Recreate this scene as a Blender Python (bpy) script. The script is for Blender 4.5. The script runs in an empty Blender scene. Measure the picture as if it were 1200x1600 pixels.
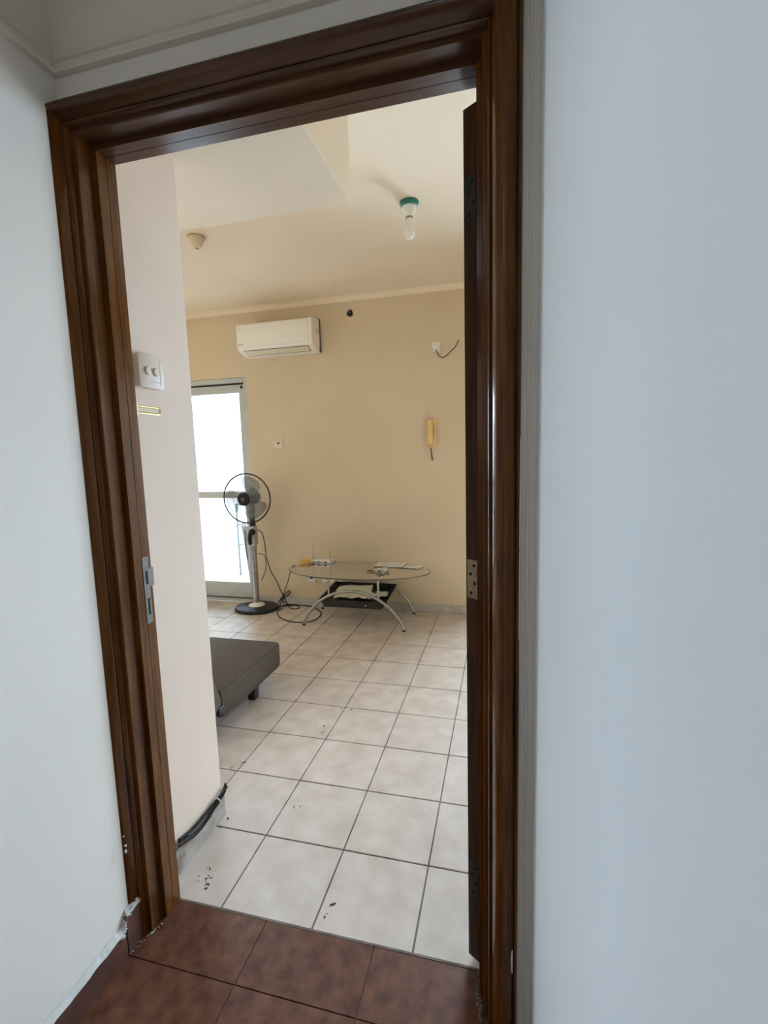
import bpy, bmesh, math, random
from mathutils import Vector, Matrix
random.seed(7)
R = math.radians
C = bpy.context.scene.collection
sc = bpy.context.scene

# ------------------------------------------------------------------ camera
f_px, yaw, pitch, roll = 737.7, -.2499, -.1201, -.0278
cy, sy, cp, sp = math.cos(yaw), math.sin(yaw), math.cos(pitch), math.sin(pitch)
fwd = Vector((sy*cp, cy*cp, sp)); rgt = Vector((cy, -sy, 0)); upv = rgt.cross(fwd)
cr, sr = math.cos(roll), math.sin(roll)
rr = rgt*cr + upv*sr; uu = upv*cr - rgt*sr
cam_d = bpy.data.cameras.new('camera'); cam = bpy.data.objects.new('camera', cam_d); C.objects.link(cam)
m3 = Matrix((rr, uu, -fwd)).transposed()
cam.matrix_world = Matrix.Translation((.84105, -1.11294, 1.36992)) @ m3.to_4x4()
cam_d.sensor_fit = 'HORIZONTAL'; cam_d.sensor_width = 36; cam_d.lens = f_px/1200*36
cam_d.clip_start = .01
sc.camera = cam

SKY = 54
# ------------------------------------------------------------------ world, daylight, exposure
w = bpy.data.worlds.new('world'); sc.world = w; w.use_nodes = True
nt = w.node_tree; bg = nt.nodes['Background']
# bright overcast sky above, dimmer ground and buildings below the horizon
tc = nt.nodes.new('ShaderNodeTexCoord'); sx_ = nt.nodes.new('ShaderNodeSeparateXYZ'); rp = nt.nodes.new('ShaderNodeValToRGB')
nt.links.new(tc.outputs['Generated'], sx_.inputs[0]); mr_ = nt.nodes.new('ShaderNodeMapRange')
mr_.inputs[1].default_value = -1; mr_.inputs[2].default_value = 1
nt.links.new(sx_.outputs['Z'], mr_.inputs[0]); nt.links.new(mr_.outputs[0], rp.inputs[0])
rp.color_ramp.elements[0].position = .44; rp.color_ramp.elements[0].color = (.47, .61, .78, 1)
rp.color_ramp.elements[1].position = .54; rp.color_ramp.elements[1].color = (.66, .83, 1, 1)
nt.links.new(rp.outputs[0], bg.inputs[0]); bg.inputs[1].default_value = SKY

def area(name, loc, target, sx, sz, power, col):
    d = bpy.data.lights.new(name, 'AREA'); d.shape = 'RECTANGLE'; d.size = sx; d.size_y = sz
    d.energy = power; d.color = col
    o = bpy.data.objects.new(name, d); C.objects.link(o); o.location = loc
    o.rotation_euler = (Vector(target)-Vector(loc)).to_track_quat('-Z', 'Y').to_euler()
    return o
def portal(name, loc, target, sx, sz):
    o = area(name, loc, target, sx, sz, 1, (1, 1, 1)); o.data.cycles.is_portal = True
    return o
portal('balcony_door_portal', (-2.19, 3.03, 1.06), (-2.19, 0, 1.06), 1.55, 2.1)
portal('right_window_portal', (1.16, 3.03, 1.06), (1.16, 0, 1.06), 1.1, 2.1)
area('hall_fill_light', (.42, -3.29, 1.85), (.42, 0, 1.75), .46, .76, 1.6, (1, .98, .93))  # added fill behind the camera, in front of a closed shutter
area('added_hall_lamp', (.62, -1.55, 2.385), (.62, -1.5499, 1), .16, .70, 2.2, (.93, .97, 1))  # added out of view for the streak highlight on the right casing
sc.view_settings.view_transform = 'Standard'; sc.view_settings.look = 'None'
sc.view_settings.gamma = 1; sc.view_settings.use_curve_mapping = False
sc.view_settings.exposure = 0.0
sc.cycles.max_bounces = 10; sc.cycles.diffuse_bounces = 6; sc.cycles.transparent_max_bounces = 24
sc.cycles.use_denoising = True; sc.cycles.sample_clamp_indirect = 6; sc.cycles.sample_clamp_direct = 2.6
sc.cycles.caustics_reflective = False; sc.cycles.caustics_refractive = False

# ------------------------------------------------------------------ materials
def mat(name, col, rough=.5, metal=0, coat=0, col2=None, scale=8, stretch=(1, 1, 1), lo=.35, hi=.65, bump=0, bscale=60,
        alpha=1, ior=1.45, detail=4, spots=None, spot_scale=6, spot_cut=.68, rand=0, spec=.5):
    m = bpy.data.materials.new(name); m.use_nodes = True
    nt = m.node_tree; N = nt.nodes; Lk = nt.links; b = N['Principled BSDF']
    b.inputs['Roughness'].default_value = rough; b.inputs['Metallic'].default_value = metal
    b.inputs['Coat Weight'].default_value = coat; b.inputs['Coat Roughness'].default_value = .06
    b.inputs['IOR'].default_value = ior; b.inputs['Specular IOR Level'].default_value = spec
    b.inputs['Base Color'].default_value = (*col, 1)
    geo = N.new('ShaderNodeNewGeometry'); mp = N.new('ShaderNodeMapping'); mp.inputs['Scale'].default_value = stretch
    Lk.new(geo.outputs['Position'], mp.inputs['Vector'])
    out = None
    if col2:
        n = N.new('ShaderNodeTexNoise'); n.inputs['Scale'].default_value = scale; n.inputs['Detail'].default_value = detail
        Lk.new(mp.outputs[0], n.inputs['Vector'])
        r = N.new('ShaderNodeValToRGB'); r.color_ramp.elements[0].position = lo; r.color_ramp.elements[1].position = hi
        r.color_ramp.elements[0].color = (*col, 1); r.color_ramp.elements[1].color = (*col2, 1)
        Lk.new(n.outputs['Fac'], r.inputs[0]); out = r.outputs[0]
    if spots:
        n = N.new('ShaderNodeTexNoise'); n.inputs['Scale'].default_value = spot_scale; n.inputs['Detail'].default_value = 6
        Lk.new(geo.outputs['Position'], n.inputs['Vector'])
        r = N.new('ShaderNodeValToRGB'); r.color_ramp.elements[0].position = spot_cut; r.color_ramp.elements[1].position = spot_cut+.06
        r.color_ramp.elements[0].color = (0, 0, 0, 1); r.color_ramp.elements[1].color = (1, 1, 1, 1)
        Lk.new(n.outputs['Fac'], r.inputs[0])
        mx = N.new('ShaderNodeMix'); mx.data_type = 'RGBA'
        Lk.new(r.outputs[0], mx.inputs[0])
        if out: Lk.new(out, mx.inputs[6])
        else: mx.inputs[6].default_value = (*col, 1)
        mx.inputs[7].default_value = (*spots, 1); out = mx.outputs[2]
    if rand:
        oi = N.new('ShaderNodeObjectInfo'); mr = N.new('ShaderNodeMapRange')
        mr.inputs[3].default_value = 1-rand; mr.inputs[4].default_value = 1+rand
        Lk.new(oi.outputs['Random'], mr.inputs[0])
        hs = N.new('ShaderNodeHueSaturation'); Lk.new(mr.outputs[0], hs.inputs['Value'])
        if out: Lk.new(out, hs.inputs['Color'])
        else: hs.inputs['Color'].default_value = (*col, 1)
        out = hs.outputs[0]
    if out: Lk.new(out, b.inputs['Base Color'])
    if bump:
        n = N.new('ShaderNodeTexNoise'); n.inputs['Scale'].default_value = bscale; n.inputs['Detail'].default_value = 3
        Lk.new(mp.outputs[0], n.inputs['Vector'])
        bp = N.new('ShaderNodeBump'); bp.inputs['Strength'].default_value = bump; bp.inputs['Distance'].default_value = .002
        Lk.new(n.outputs['Fac'], bp.inputs['Height']); Lk.new(bp.outputs[0], b.inputs['Normal'])
    if alpha < 1: b.inputs['Alpha'].default_value = alpha
    return m

def glass_mat(name, tint, refl=.08):
    m = bpy.data.materials.new(name); m.use_nodes = True; nt = m.node_tree; N = nt.nodes
    N.remove(N['Principled BSDF'])
    t = N.new('ShaderNodeBsdfTransparent'); t.inputs[0].default_value = (*tint, 1)
    g = N.new('ShaderNodeBsdfGlossy'); g.inputs['Roughness'].default_value = .03
    fr = N.new('ShaderNodeFresnel'); fr.inputs[0].default_value = 1.45
    mx = N.new('ShaderNodeMixShader'); nt.links.new(fr.outputs[0], mx.inputs[0])
    nt.links.new(t.outputs[0], mx.inputs[1]); nt.links.new(g.outputs[0], mx.inputs[2])
    nt.links.new(mx.outputs[0], N['Material Output'].inputs[0])
    return m

CREAM = mat('cream_paint', (.60, .48, .335), .75, col2=(.64, .52, .37), scale=1.6, bump=.25, bscale=110)
WALLP = mat('aged_cream_plate_plastic', (.66, .56, .44), .4, col2=(.70, .60, .48), scale=10)
SWITCHP = mat('aged_pinkish_plate_plastic', (.60, .50, .42), .3, col2=(.64, .54, .46), scale=10)
HALLB = mat('hall_paint_blue_daylight', (.80, .85, .91), .6, col2=(.84, .89, .95), scale=2, bump=.12, bscale=170)  # right hall wall: cool daylight and extra brightness put into the paint colour
CEILC = mat('cream_ceiling_paint', (.77, .64, .485), .8, col2=(.80, .675, .52), scale=1.5, bump=.12, bscale=90)
COLM = mat('pinkish_cream_paint', (.63, .495, .395), .7, col2=(.66, .53, .43), scale=2, bump=.2, bscale=110, spots=(.62, .55, .47), spot_scale=17, spot_cut=.80)
HALLW = mat('cool_white_paint', (.72, .665, .60), .6, col2=(.76, .705, .64), scale=2, bump=.12, bscale=170)
HALLC = mat('grey_white_ceiling_paint', (.62, .56, .47), .8, col2=(.66, .60, .51), scale=3, bump=.2, bscale=80)
WOODD = mat('dark_varnished_wood', (.060, .020, .0045), .20, coat=.16, spec=.18, col2=(.150, .054, .011), scale=5, stretch=(14, 14, 1.1), lo=.3, hi=.72, bump=.08, bscale=30)
WOODH = mat('dark_varnished_wood_head', (.045, .018, .009), .30, coat=.18, spec=.22, col2=(.085, .034, .014), scale=5, stretch=(1.1, 14, 14), lo=.3, hi=.72, bump=.08, bscale=30)
LEAFW = mat('dark_brown_door_wood', (.034, .014, .006), .55, spec=.15, col2=(.065, .027, .010), scale=5, stretch=(14, 14, 1), bump=.08, bscale=30)
TILE = mat('off_white_ceramic', (.50, .415, .355), .36, spec=.4, col2=(.64, .56, .505), scale=9, detail=8, lo=.30, hi=.66, rand=.04, bump=.1, bscale=25, spots=(.42, .34, .28), spot_scale=9, spot_cut=.70)
GROUT = mat('dark_grout', (.075, .058, .045), .9, col2=(.17, .14, .11), scale=9)
BROWNT = mat('brown_ceramic', (.074, .027, .016), .5, spec=.2, col2=(.150, .060, .033), scale=22, detail=8, lo=.34, hi=.72, rand=.07, bump=.2, bscale=40)
GROUTB = mat('brown_grout', (.075, .045, .035), .9, col2=(.14, .09, .07), scale=12)
SKIRT = mat('grey_cement_skirting', (.42, .39, .37), .6, col2=(.52, .49, .46), scale=9, detail=7, spots=(.24, .2, .17), spot_scale=14, spot_cut=.66)
SKIRTC = mat('cream_skirting', (.24, .20, .17), .6, col2=(.36, .31, .27), scale=12, detail=7, spots=(.16, .13, .10), spot_scale=16, spot_cut=.57)
BBROWN = mat('brown_tile_skirting', (.060, .026, .020), .4, col2=(.12, .052, .036), scale=10, detail=6)
SMEAR = mat('white_paint_smear', (.72, .72, .70), .7, col2=(.60, .60, .58), scale=30)
ALU = mat('grey_aluminium', (.42, .43, .42), .42, metal=.35, col2=(.47, .48, .47), scale=6)
ALUD = mat('dark_track', (.02, .018, .016), .5)
STEEL = mat('brushed_steel_tube', (.36, .345, .33), .28, metal=.85, col2=(.44, .42, .40), scale=20)
CHROME = mat('chrome', (.75, .75, .74), .15, metal=1)
BLACKP = mat('black_plastic', (.010, .010, .011), .4, spec=.25, col2=(.02, .02, .021), scale=30)
BLACKM = mat('black_rack_metal', (.014, .012, .012), .4, col2=(.025, .021, .02), scale=20)
GREYP = mat('silver_grey_plastic', (.38, .38, .38), .35, metal=.3, col2=(.42, .42, .42), scale=10)
DKGREY = mat('dark_grey_plastic', (.075, .078, .08), .4, col2=(.10, .10, .105), scale=10)
WHITEP = mat('white_plastic', (.78, .76, .72), .4, col2=(.82, .80, .76), scale=6)
ACW = mat('warm_white_plastic', (.80, .76, .70), .38, col2=(.83, .79, .73), scale=5)
ACB = mat('beige_louvre_plastic', (.62, .55, .42), .45, col2=(.66, .59, .46), scale=5)
YELP = mat('yellowed_plastic', (.72, .47, .20), .45, col2=(.78, .54, .26), scale=12)
BEIGEP = mat('aged_beige_plastic', (.60, .49, .30), .5, col2=(.66, .55, .36), scale=20)
GREEN = mat('green_plastic', (.015, .13, .09), .35, col2=(.02, .16, .115), scale=20)
FROST = mat('pearl_bulb_glass', (.80, .77, .70), .12, coat=.6, col2=(.84, .81, .75), scale=10)
BRASS = mat('brass', (.72, .58, .30), .3, metal=.85, col2=(.80, .68, .42), scale=30)
OLDBR = mat('tarnished_brass', (.20, .15, .085), .45, metal=.6, col2=(.32, .25, .15), scale=70)
OLDST = mat('dull_grey_steel', (.10, .085, .068), .55, metal=.2, spec=.3, col2=(.15, .13, .105), scale=40)
HOLE = mat('black_void', (.004, .004, .004), .9)
FABRIC = mat('charcoal_fabric', (.088, .068, .053), .95, spec=.1, col2=(.115, .090, .072), scale=160, bump=.5, bscale=500, ior=1.3)
FABRIC2 = mat('charcoal_fabric_piping', (.075, .066, .058), .95, col2=(.095, .085, .075), scale=160)
CABLE = mat('black_cable_rubber', (.008, .007, .007), .75, spec=.12, col2=(.025, .023, .022), scale=30)
CABLEY = mat('yellow_cable', (.72, .42, .06), .5, col2=(.80, .52, .10), scale=30)
TAPE = mat('mustard_tape', (.42, .26, .06), .4, col2=(.50, .33, .09), scale=30)
CABLEW = mat('pale_thin_wire', (.45, .40, .33), .5)
PAPER = mat('white_paper', (.72, .69, .64), .8, col2=(.78, .75, .71), scale=30)
INK = mat('grey_print', (.30, .29, .28), .7)
CARD = mat('cream_crumpled_paper', (.66, .58, .49), .8, col2=(.74, .66, .58), scale=20, bump=.6, bscale=40)
FILM = mat('clear_plastic_film', (.75, .74, .72), .15, coat=.6, alpha=.75)
GLASS = glass_mat('window_glass', (.97, .985, .98))
TGLASS = glass_mat('greenish_table_glass', (.80, .84, .80))
GEDGE = mat('glass_edge_green', (.08, .11, .095), .15, coat=.5)
BLADE = mat('translucent_grey_blade', (.13, .135, .14), .25, coat=.1, alpha=.42)
BALW = mat('white_balcony_paint', (.78, .80, .82), .8, col2=(.82, .84, .86), scale=3)
BALF = mat('pinkish_balcony_tile', (.42, .37, .35), .5, col2=(.50, .44, .42), scale=6, rand=.05)
BOARDG = mat('grey_board', (.022, .023, .026), .6, col2=(.03, .032, .035), scale=6)
BEIGEB = mat('beige_render', (.15, .125, .105), .9, col2=(.17, .14, .12), scale=2)
RAILM = mat('dark_grey_railing_metal', (.012, .013, .015), .5)
WOODC = mat('black_stained_wood', (.012, .009, .008), .4, col2=(.02, .015, .012), scale=20)
DIRT = mat('dark_dirt', (.05, .04, .03), .9)
CHIP = mat('bare_filler', (.72, .66, .60), .8, col2=(.80, .75, .70), scale=60)

# ------------------------------------------------------------------ helpers
def link(name, bm, m, parent=None, smooth=False):
    me = bpy.data.meshes.new(name)
    bmesh.ops.recalc_face_normals(bm, faces=bm.faces)
    bm.to_mesh(me); bm.free()
    me.materials.append(m)
    if smooth:
        for p in me.polygons: p.use_smooth = True
        try: me.set_sharp_from_angle(angle=R(40))
        except Exception: pass
    o = bpy.data.objects.new(name, me); C.objects.link(o)
    if parent:
        o.parent = parent
        o.matrix_parent_inverse = inv_of(parent)
    return o
def chain(o):
    m = Matrix.LocRotScale(o.location, o.rotation_euler, o.scale)
    return (chain(o.parent) @ o.matrix_parent_inverse @ m) if o.parent else m
def inv_of(o): return chain(o).inverted()
def box(bm, x0, x1, y0, y1, z0, z1, bev=0, M=None):
    r = bmesh.ops.create_cube(bm, size=1)
    vs = r['verts']
    for v in vs:
        v.co = Vector(((x0+x1)/2+v.co.x*(x1-x0), (y0+y1)/2+v.co.y*(y1-y0), (z0+z1)/2+v.co.z*(z1-z0)))
    if bev:
        es = list({e for v in vs for e in v.link_edges})
        rb = bmesh.ops.bevel(bm, geom=es, offset=bev, segments=2, affect='EDGES', profile=.5)
        vs = list({v for f in rb['faces'] for v in f.verts} | {v for v in vs if v.is_valid})
    if M:
        for v in vs: v.co = M @ v.co
    return vs
def bx(*a, **k):
    bm = bmesh.new(); box(bm, *a, **k); return bm
def catmull(pts, n=6, closed=False):
    P = [Vector(p) for p in pts]; out = []
    L = len(P); rng = range(L) if closed else range(L-1)
    for i in rng:
        if closed: a, b, c, d = P[i-1], P[i], P[(i+1) % L], P[(i+2) % L]
        else: a, b, c, d = P[max(i-1, 0)], P[i], P[i+1], P[min(i+2, L-1)]
        for k in range(n):
            t = k/n
            out.append(.5*((2*b)+(c-a)*t+(2*a-5*b+4*c-d)*t*t+(3*b-a-3*c+d)*t**3))
    if not closed: out.append(P[-1])
    return out
def tube(bm, pts, r, seg=8, closed=False):
    P = [Vector(p) for p in pts]; n = len(P); rings = []
    T = []
    for i in range(n):
        if closed: t = P[(i+1) % n]-P[i-1]
        else: t = P[min(i+1, n-1)]-P[max(i-1, 0)]
        T.append(t.normalized() if t.length > 1e-9 else Vector((0, 0, 1)))
    ref = Vector((0, 0, 1)) if abs(T[0].z) < .9 else Vector((1, 0, 0))
    nrm = (ref - T[0]*ref.dot(T[0])).normalized()
    for i in range(n):
        nrm = nrm - T[i]*nrm.dot(T[i])
        if nrm.length < 1e-6: nrm = T[i].orthogonal()
        nrm.normalize(); b = T[i].cross(nrm)
        ri = r[i] if isinstance(r, (list, tuple)) else r
        rings.append([bm.verts.new(P[i]+(nrm*math.cos(2*math.pi*k/seg)+b*math.sin(2*math.pi*k/seg))*ri) for k in range(seg)])
    for i in range(n if closed else n-1):
        A, B = rings[i], rings[(i+1) % n]
        for k in range(seg):
            bm.faces.new((A[k], A[(k+1) % seg], B[(k+1) % seg], B[k]))
    if not closed:
        bm.faces.new(rings[0]); bm.faces.new(rings[-1])
def lathe(bm, prof, seg=32, M=None, sx=1, sy=1):
    rings = []
    for (r, z) in prof:
        if r < 1e-6: rings.append([bm.verts.new((0, 0, z))])
        else: rings.append([bm.verts.new((r*sx*math.cos(2*math.pi*k/seg), r*sy*math.sin(2*math.pi*k/seg), z)) for k in range(seg)])
    for A, B in zip(rings, rings[1:]):
        for k in range(seg):
            a = (A[0],) if len(A) == 1 else (A[k], A[(k+1) % seg])
            b = (B[0],) if len(B) == 1 else (B[(k+1) % seg], B[k])
            if len(a)+len(b) > 2: bm.faces.new(a+b)
    if len(rings[0]) > 1: bm.faces.new(rings[0])
    if len(rings[-1]) > 1: bm.faces.new(rings[-1])
    if M:
        for rg in rings:
            for v in rg: v.co = M @ v.co
def prism(bm, poly, d, M=None):
    """poly: list of 3-D points in a plane; d: thickness vector"""
    d = Vector(d); a = [bm.verts.new(Vector(p)) for p in poly]; b = [bm.verts.new(Vector(p)+d) for p in poly]
    bm.faces.new(a); bm.faces.new(b[::-1]); n = len(a)
    for i in range(n): bm.faces.new((a[i], a[(i+1) % n], b[(i+1) % n], b[i]))
    if M:
        for v in a+b: v.co = M @ v.co
def T(x, y, z): return Matrix.Translation((x, y, z))
def RX(a): return Matrix.Rotation(R(a), 4, 'X')
def RY(a): return Matrix.Rotation(R(a), 4, 'Y')
def RZ(a): return Matrix.Rotation(R(a), 4, 'Z')
def tag(o, label, cat, group=None):
    o['label'] = label; o['category'] = cat
    if group: o['group'] = group
    return o
def thing(name, label, cat, loc, group=None, rz=0):
    o = bpy.data.objects.new(name, None); C.objects.link(o); o.location = loc; o.rotation_euler = (0, 0, rz)
    o.empty_display_size = .05
    return tag(o, label, cat, group)
def setting(name, loc=(0, 0, 0)):
    o = bpy.data.objects.new(name, None); C.objects.link(o); o.location = loc; o['kind'] = 'structure'; return o
def struct(name, bm, m, parent=None, smooth=False):
    o = link(name, bm, m, parent, smooth)
    if not parent: o['kind'] = 'structure'
    return o

# ------------------------------------------------------------------ room shell
CEIL = 2.70; XL, XR = -3.05, 2.0; YF = 2.846
# far wall, openings: balcony door
bm = bmesh.new()
box(bm, -1.425, .60, YF, YF+.15, -.1, CEIL+.1); box(bm, 1.72, XR+.15, YF, YF+.15, -.1, CEIL+.1); box(bm, .60, 1.72, YF, YF+.15, 2.108, CEIL+.1); box(bm, XL-.15, -1.425, YF, YF+.15, 2.108, CEIL+.1); box(bm, XL-.15, -2.97, YF, YF+.15, -.1, 2.108)
struct('wall_far', bm, CREAM)
bm = bmesh.new()
box(bm, XL-.15, XL, -.11, YF+.15, -.1, CEIL+.1); struct('wall_living_left', bm, CREAM)
bm = bmesh.new(); box(bm, XR, XR+.15, -.11, YF+.15, -.1, CEIL+.1)
struct('wall_living_right', bm, CREAM)
bm = bmesh.new()   # wall holding the doorway
box(bm, .83, XR+.15, -.11, 0, -.1, CEIL+.1); box(bm, -.19, .83, -.11, 0, 2.185, CEIL+.1)
box(bm, XL-.15, -.183, -.11, 0, -.1, CEIL+.1)
struct('wall_doorway', bm, CREAM)
# hall side skin of the doorway wall (cool white paint) above the frame and right sliver
bm = bmesh.new(); box(bm, -.19, .92, -.112, -.108, 2.186, 2.5); box(bm, .86, .92, -.112, -.108, 0, 2.5)
struct('wall_hall_end', bm, HALLW)
bm = bmesh.new()   # uneven filler bead down the narrow strip beside the frame
pts = [(.889+random.uniform(-.0008, .0008), -.1115, z*.15) for z in range(0, 17)]
tube(bm, pts, .0035, 6); link('filler_bead', bm, HALLW, bpy.data.objects['wall_hall_end'], True)
bm = bmesh.new(); box(bm, -.70, -.21, .0005, .353, -.1, CEIL+.1, bev=.004); struct('wall_column', bm, COLM)
bm = bmesh.new(); box(bm, XL-.15, XR+.15, -.11, YF+.15, CEIL, CEIL+.1); struct('ceiling', bm, CEILC)
bm = bmesh.new(); box(bm, -.70, .252, .001, .80, 2.362, CEIL+.01, bev=.003); struct('ceiling_beam', bm, CREAM)  # same paint as the ceiling; darker wall paint stands in for its shade
# hall
bm = bmesh.new(); box(bm, -.30, -.18, -3.3, -.11, -.1, 2.5); struct('wall_hall_left', bm, HALLW)
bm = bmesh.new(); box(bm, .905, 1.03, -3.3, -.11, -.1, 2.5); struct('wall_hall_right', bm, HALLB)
bm = bmesh.new(); box(bm, -.3, .905, -3.3, -.11, 2.40, 2.5); struct('ceiling_hall', bm, HALLC)
bm = bmesh.new()
box(bm, -.30, .15, -3.42, -3.3, -.1, 2.5); box(bm, .69, 1.03, -3.42, -3.3, -.1, 2.5); box(bm, .15, .69, -3.42, -3.3, -.1, 1.43); box(bm, .15, .69, -3.42, -3.3, 2.27, 2.5)
struct('wall_hall_back', bm, HALLW)

def cornice(name, prof, p0, p1, out, m, ext0=0, ext1=0):
    """prof: (distance out of the wall, z); swept p0->p1 with mitred ends"""
    bm = bmesh.new(); p0 = Vector(p0); p1 = Vector(p1); out = Vector(out); d = (p1-p0).normalized()
    A = [bm.verts.new(p0+out*u+d*u*ext0+Vector((0, 0, z))) for u, z in prof]
    B = [bm.verts.new(p1+out*u-d*u*ext1+Vector((0, 0, z))) for u, z in prof]
    n = len(prof)
    for i in range(n): bm.faces.new((A[i], A[(i+1) % n], B[(i+1) % n], B[i]))
    bm.faces.new(A); bm.faces.new(B[::-1])
    return struct(name, bm, m)
# hall cornice
hp = [(0, 2.405), (0, 2.264), (.016, 2.264), (.018, 2.268), (.018, 2.281), (.008, 2.283), (.008, 2.290)]
for k in range(0, 9):
    a = k/8*math.pi/2
    hp.append((.012+.062*(1-math.cos(a)), 2.294+.066*math.sin(a)))
hp += [(.082, 2.360), (.082, 2.372), (.098, 2.372), (.098, 2.389), (.112, 2.391), (.112, 2.405)]
cornice('trim_1', hp, (-.18, -.112, 0), (.905, -.112, 0), (0, -1, 0), HALLC, 1, 1)
cornice('trim_2', hp, (-.18, -.112, 0), (-.18, -3.3, 0), (1, 0, 0), HALLC, 1, 0)
cornice('trim_3', hp, (.905, -.112, 0), (.905, -3.3, 0), (-1, 0, 0), HALLC, 1, 0)
# living room cornice along the far wall
lp = [(0, CEIL+.004), (0, 2.658), (.006, 2.658)]+[(.008+.036*(1-math.cos(a*math.pi/12)), 2.662+.034*math.sin(a*math.pi/12)) for a in range(0, 7)]+[(.046, CEIL+.004)]
cornice('trim_4', lp, (XL, YF, 0), (XR, YF, 0), (0, -1, 0), CEILC, 1, 1)

# skirtings
bm = bmesh.new(); box(bm, -1.42, .598, YF-.011, YF+.001, 0, .072, bev=.002); struct('baseboard_far', bm, SKIRT)
bm = bmesh.new()
box(bm, -.212, -.203, .0125, .357, 0, .098, bev=.0015); box(bm, -.70, -.2035, .351, .361, 0, .098, bev=.0015)
struct('baseboard_column', bm, SKIRTC)
bb = setting('baseboard_hall', (-.18, -.112, 0))
link('skirting_tile', bx(-.181, -.171, -.167, -.112, 0, .118, bev=.0015), BBROWN, bb)
y = -.170
while y > -3.25:
    link('skirting_tile', bx(-.181, -.171, max(y-.330, -3.3), y, 0, .080, bev=.0015), BBROWN, bb); y -= .333
# ragged white paint line on top of the hall skirting
bm = bmesh.new(); n = 120
top = []; bot = []
for i in range(n+1):
    yy = -.113-3.1*(i/n)**1.6
    base = .118 if yy > -.168 else .080
    top.append((-.1788, yy, base+.016+random.uniform(-.003, .004))); bot.append((-.1695, yy, base-random.uniform(.0, .004)))
mid = [(-.1700, p[1], (p[2]+.0035)) for p in bot]
for i in range(n):
    for a, b in ((top, mid), (mid, bot)):
        bm.faces.new([bm.verts.new(q) for q in (a[i], a[i+1], b[i+1], b[i])])
bmesh.ops.remove_doubles(bm, verts=bm.verts, dist=.00002)
link('paint_line', bm, SMEAR, bb)

# ------------------------------------------------------------------ floors: every tile is a piece
def tile_bm(x0, x1, y0, y1, t, g=.002, ch=.0009):
    bm = bmesh.new(); a0, a1, b0, b1 = x0+g, x1-g, y0+g, y1-g
    lo = [bm.verts.new(p) for p in ((a0, b0, -t), (a1, b0, -t), (a1, b1, -t), (a0, b1, -t))]
    mi = [bm.verts.new(p) for p in ((a0, b0, -ch), (a1, b0, -ch), (a1, b1, -ch), (a0, b1, -ch))]
    hi = [bm.verts.new(p) for p in ((a0+ch, b0+ch, 0), (a1-ch, b0+ch, 0), (a1-ch, b1-ch, 0), (a0+ch, b1-ch, 0))]
    for A, B in ((lo, mi), (mi, hi)):
        for k in range(4): bm.faces.new((A[k], A[(k+1) % 4], B[(k+1) % 4], B[k]))
    bm.faces.new(hi); return bm
def tiled_floor(name, x0, x1, y0, y1, xs, ys, step, m, gm, g, z=0, skip=None, base=None):
    fl = struct(name, bx(*(base or (x0, x1, y0, y1)), z-.12, z-.0035), gm)
    full = None
    for i in range(-14, 30):
        for j in range(-14, 30):
            a0, a1 = max(xs+i*step, x0), min(xs+(i+1)*step, x1); b0, b1 = max(ys+j*step, y0), min(ys+(j+1)*step, y1)
            if a1-a0 < .012 or b1-b0 < .012: continue
            if skip and skip(a0, a1, b0, b1): continue
            cx, cy_ = (a0+a1)/2, (b0+b1)/2; whole = abs(a1-a0-step) < 1e-4 and abs(b1-b0-step) < 1e-4
            if whole and full: me = full
            else:
                b = tile_bm(a0-cx, a1-cx, b0-cy_, b1-cy_, .009, g)
                bmesh.ops.recalc_face_normals(b, faces=b.faces)
                me = bpy.data.meshes.new('tile'); b.to_mesh(me); b.free(); me.materials.append(m)
                if whole: full = me
            o = bpy.data.objects.new('tile', me); C.objects.link(o)
            o.location = (cx, cy_, z+random.uniform(-.0004, .0003)); o.parent = fl
            o.rotation_euler = (random.uniform(-.0012, .0012), random.uniform(-.0012, .0012), 0)
    return fl
tiled_floor('floor', XL, XR, .011, 2.835, 0, 0, .3, TILE, GROUT, .0028,
            skip=lambda a0, a1, b0, b1: a1 < -.22 and b1 < .34, base=(XL, XR, .0, YF))
tiled_floor('floor_hall', -.18, .905, -3.3, .009, .159, -.169, .333, BROWNT, GROUTB, .0014, base=(-.183, .905, -3.3, .003))
# balcony outside
tiled_floor('floor_balcony', -2.9, 2.4, 3.0, 4.4, 0, 0, .3, BALF, GROUT, .002, z=-.02, base=(-3.1, 2.5, 2.996, 4.5))

# ------------------------------------------------------------------ door frame
XJL, XJR, HJ = -.143, .785, 2.14
#       v      uL    uH    uR
PF = [(.012, .038, .040, .045), (.012, 0, 0, 0), (-.0185, 0, 0, 0), (-.0190, .0013, .0013, .0013), (-.0202, .0013, .0013, .0013), (-.0207, 0, 0, 0), (-.050, 0, 0, 0), (-.050, .013, .013, .013),
      (-.095, .013, .013, .013), (-.097, .015, .015, .015), (-.097, .023, .023, .023), (-.108, .0235, .0235, .0235), (-.113, .0255, .0255, .0255), (-.114, .028, .028, .028),
      (-.111, .030, .030, .031), (-.120, .0305, .0315, .033), (-.130, .0320, .0345, .037), (-.138, .0335, .037, .041), (-.144, .035, .040, .046), (-.147, .0375, .044, .052),
      (-.148, .039, .048, .058), (-.146, .039, .052, .064), (-.141, .039, .056, .069), (-.134, .039, .060, .074), (-.127, .039, .063, .0785),
      (-.124, .039, .0645, .080), (-.127, .039, .066, .0815), (-.128, .039, .068, .084), (-.125, .039, .070, .087), (-.120, .039, .071, .0885), (-.109, .039, .072, .089), (-.109, .039, .040, .045)]
door = setting('door_1', ((XJL+XJR)/2, -.05, 0))
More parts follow.
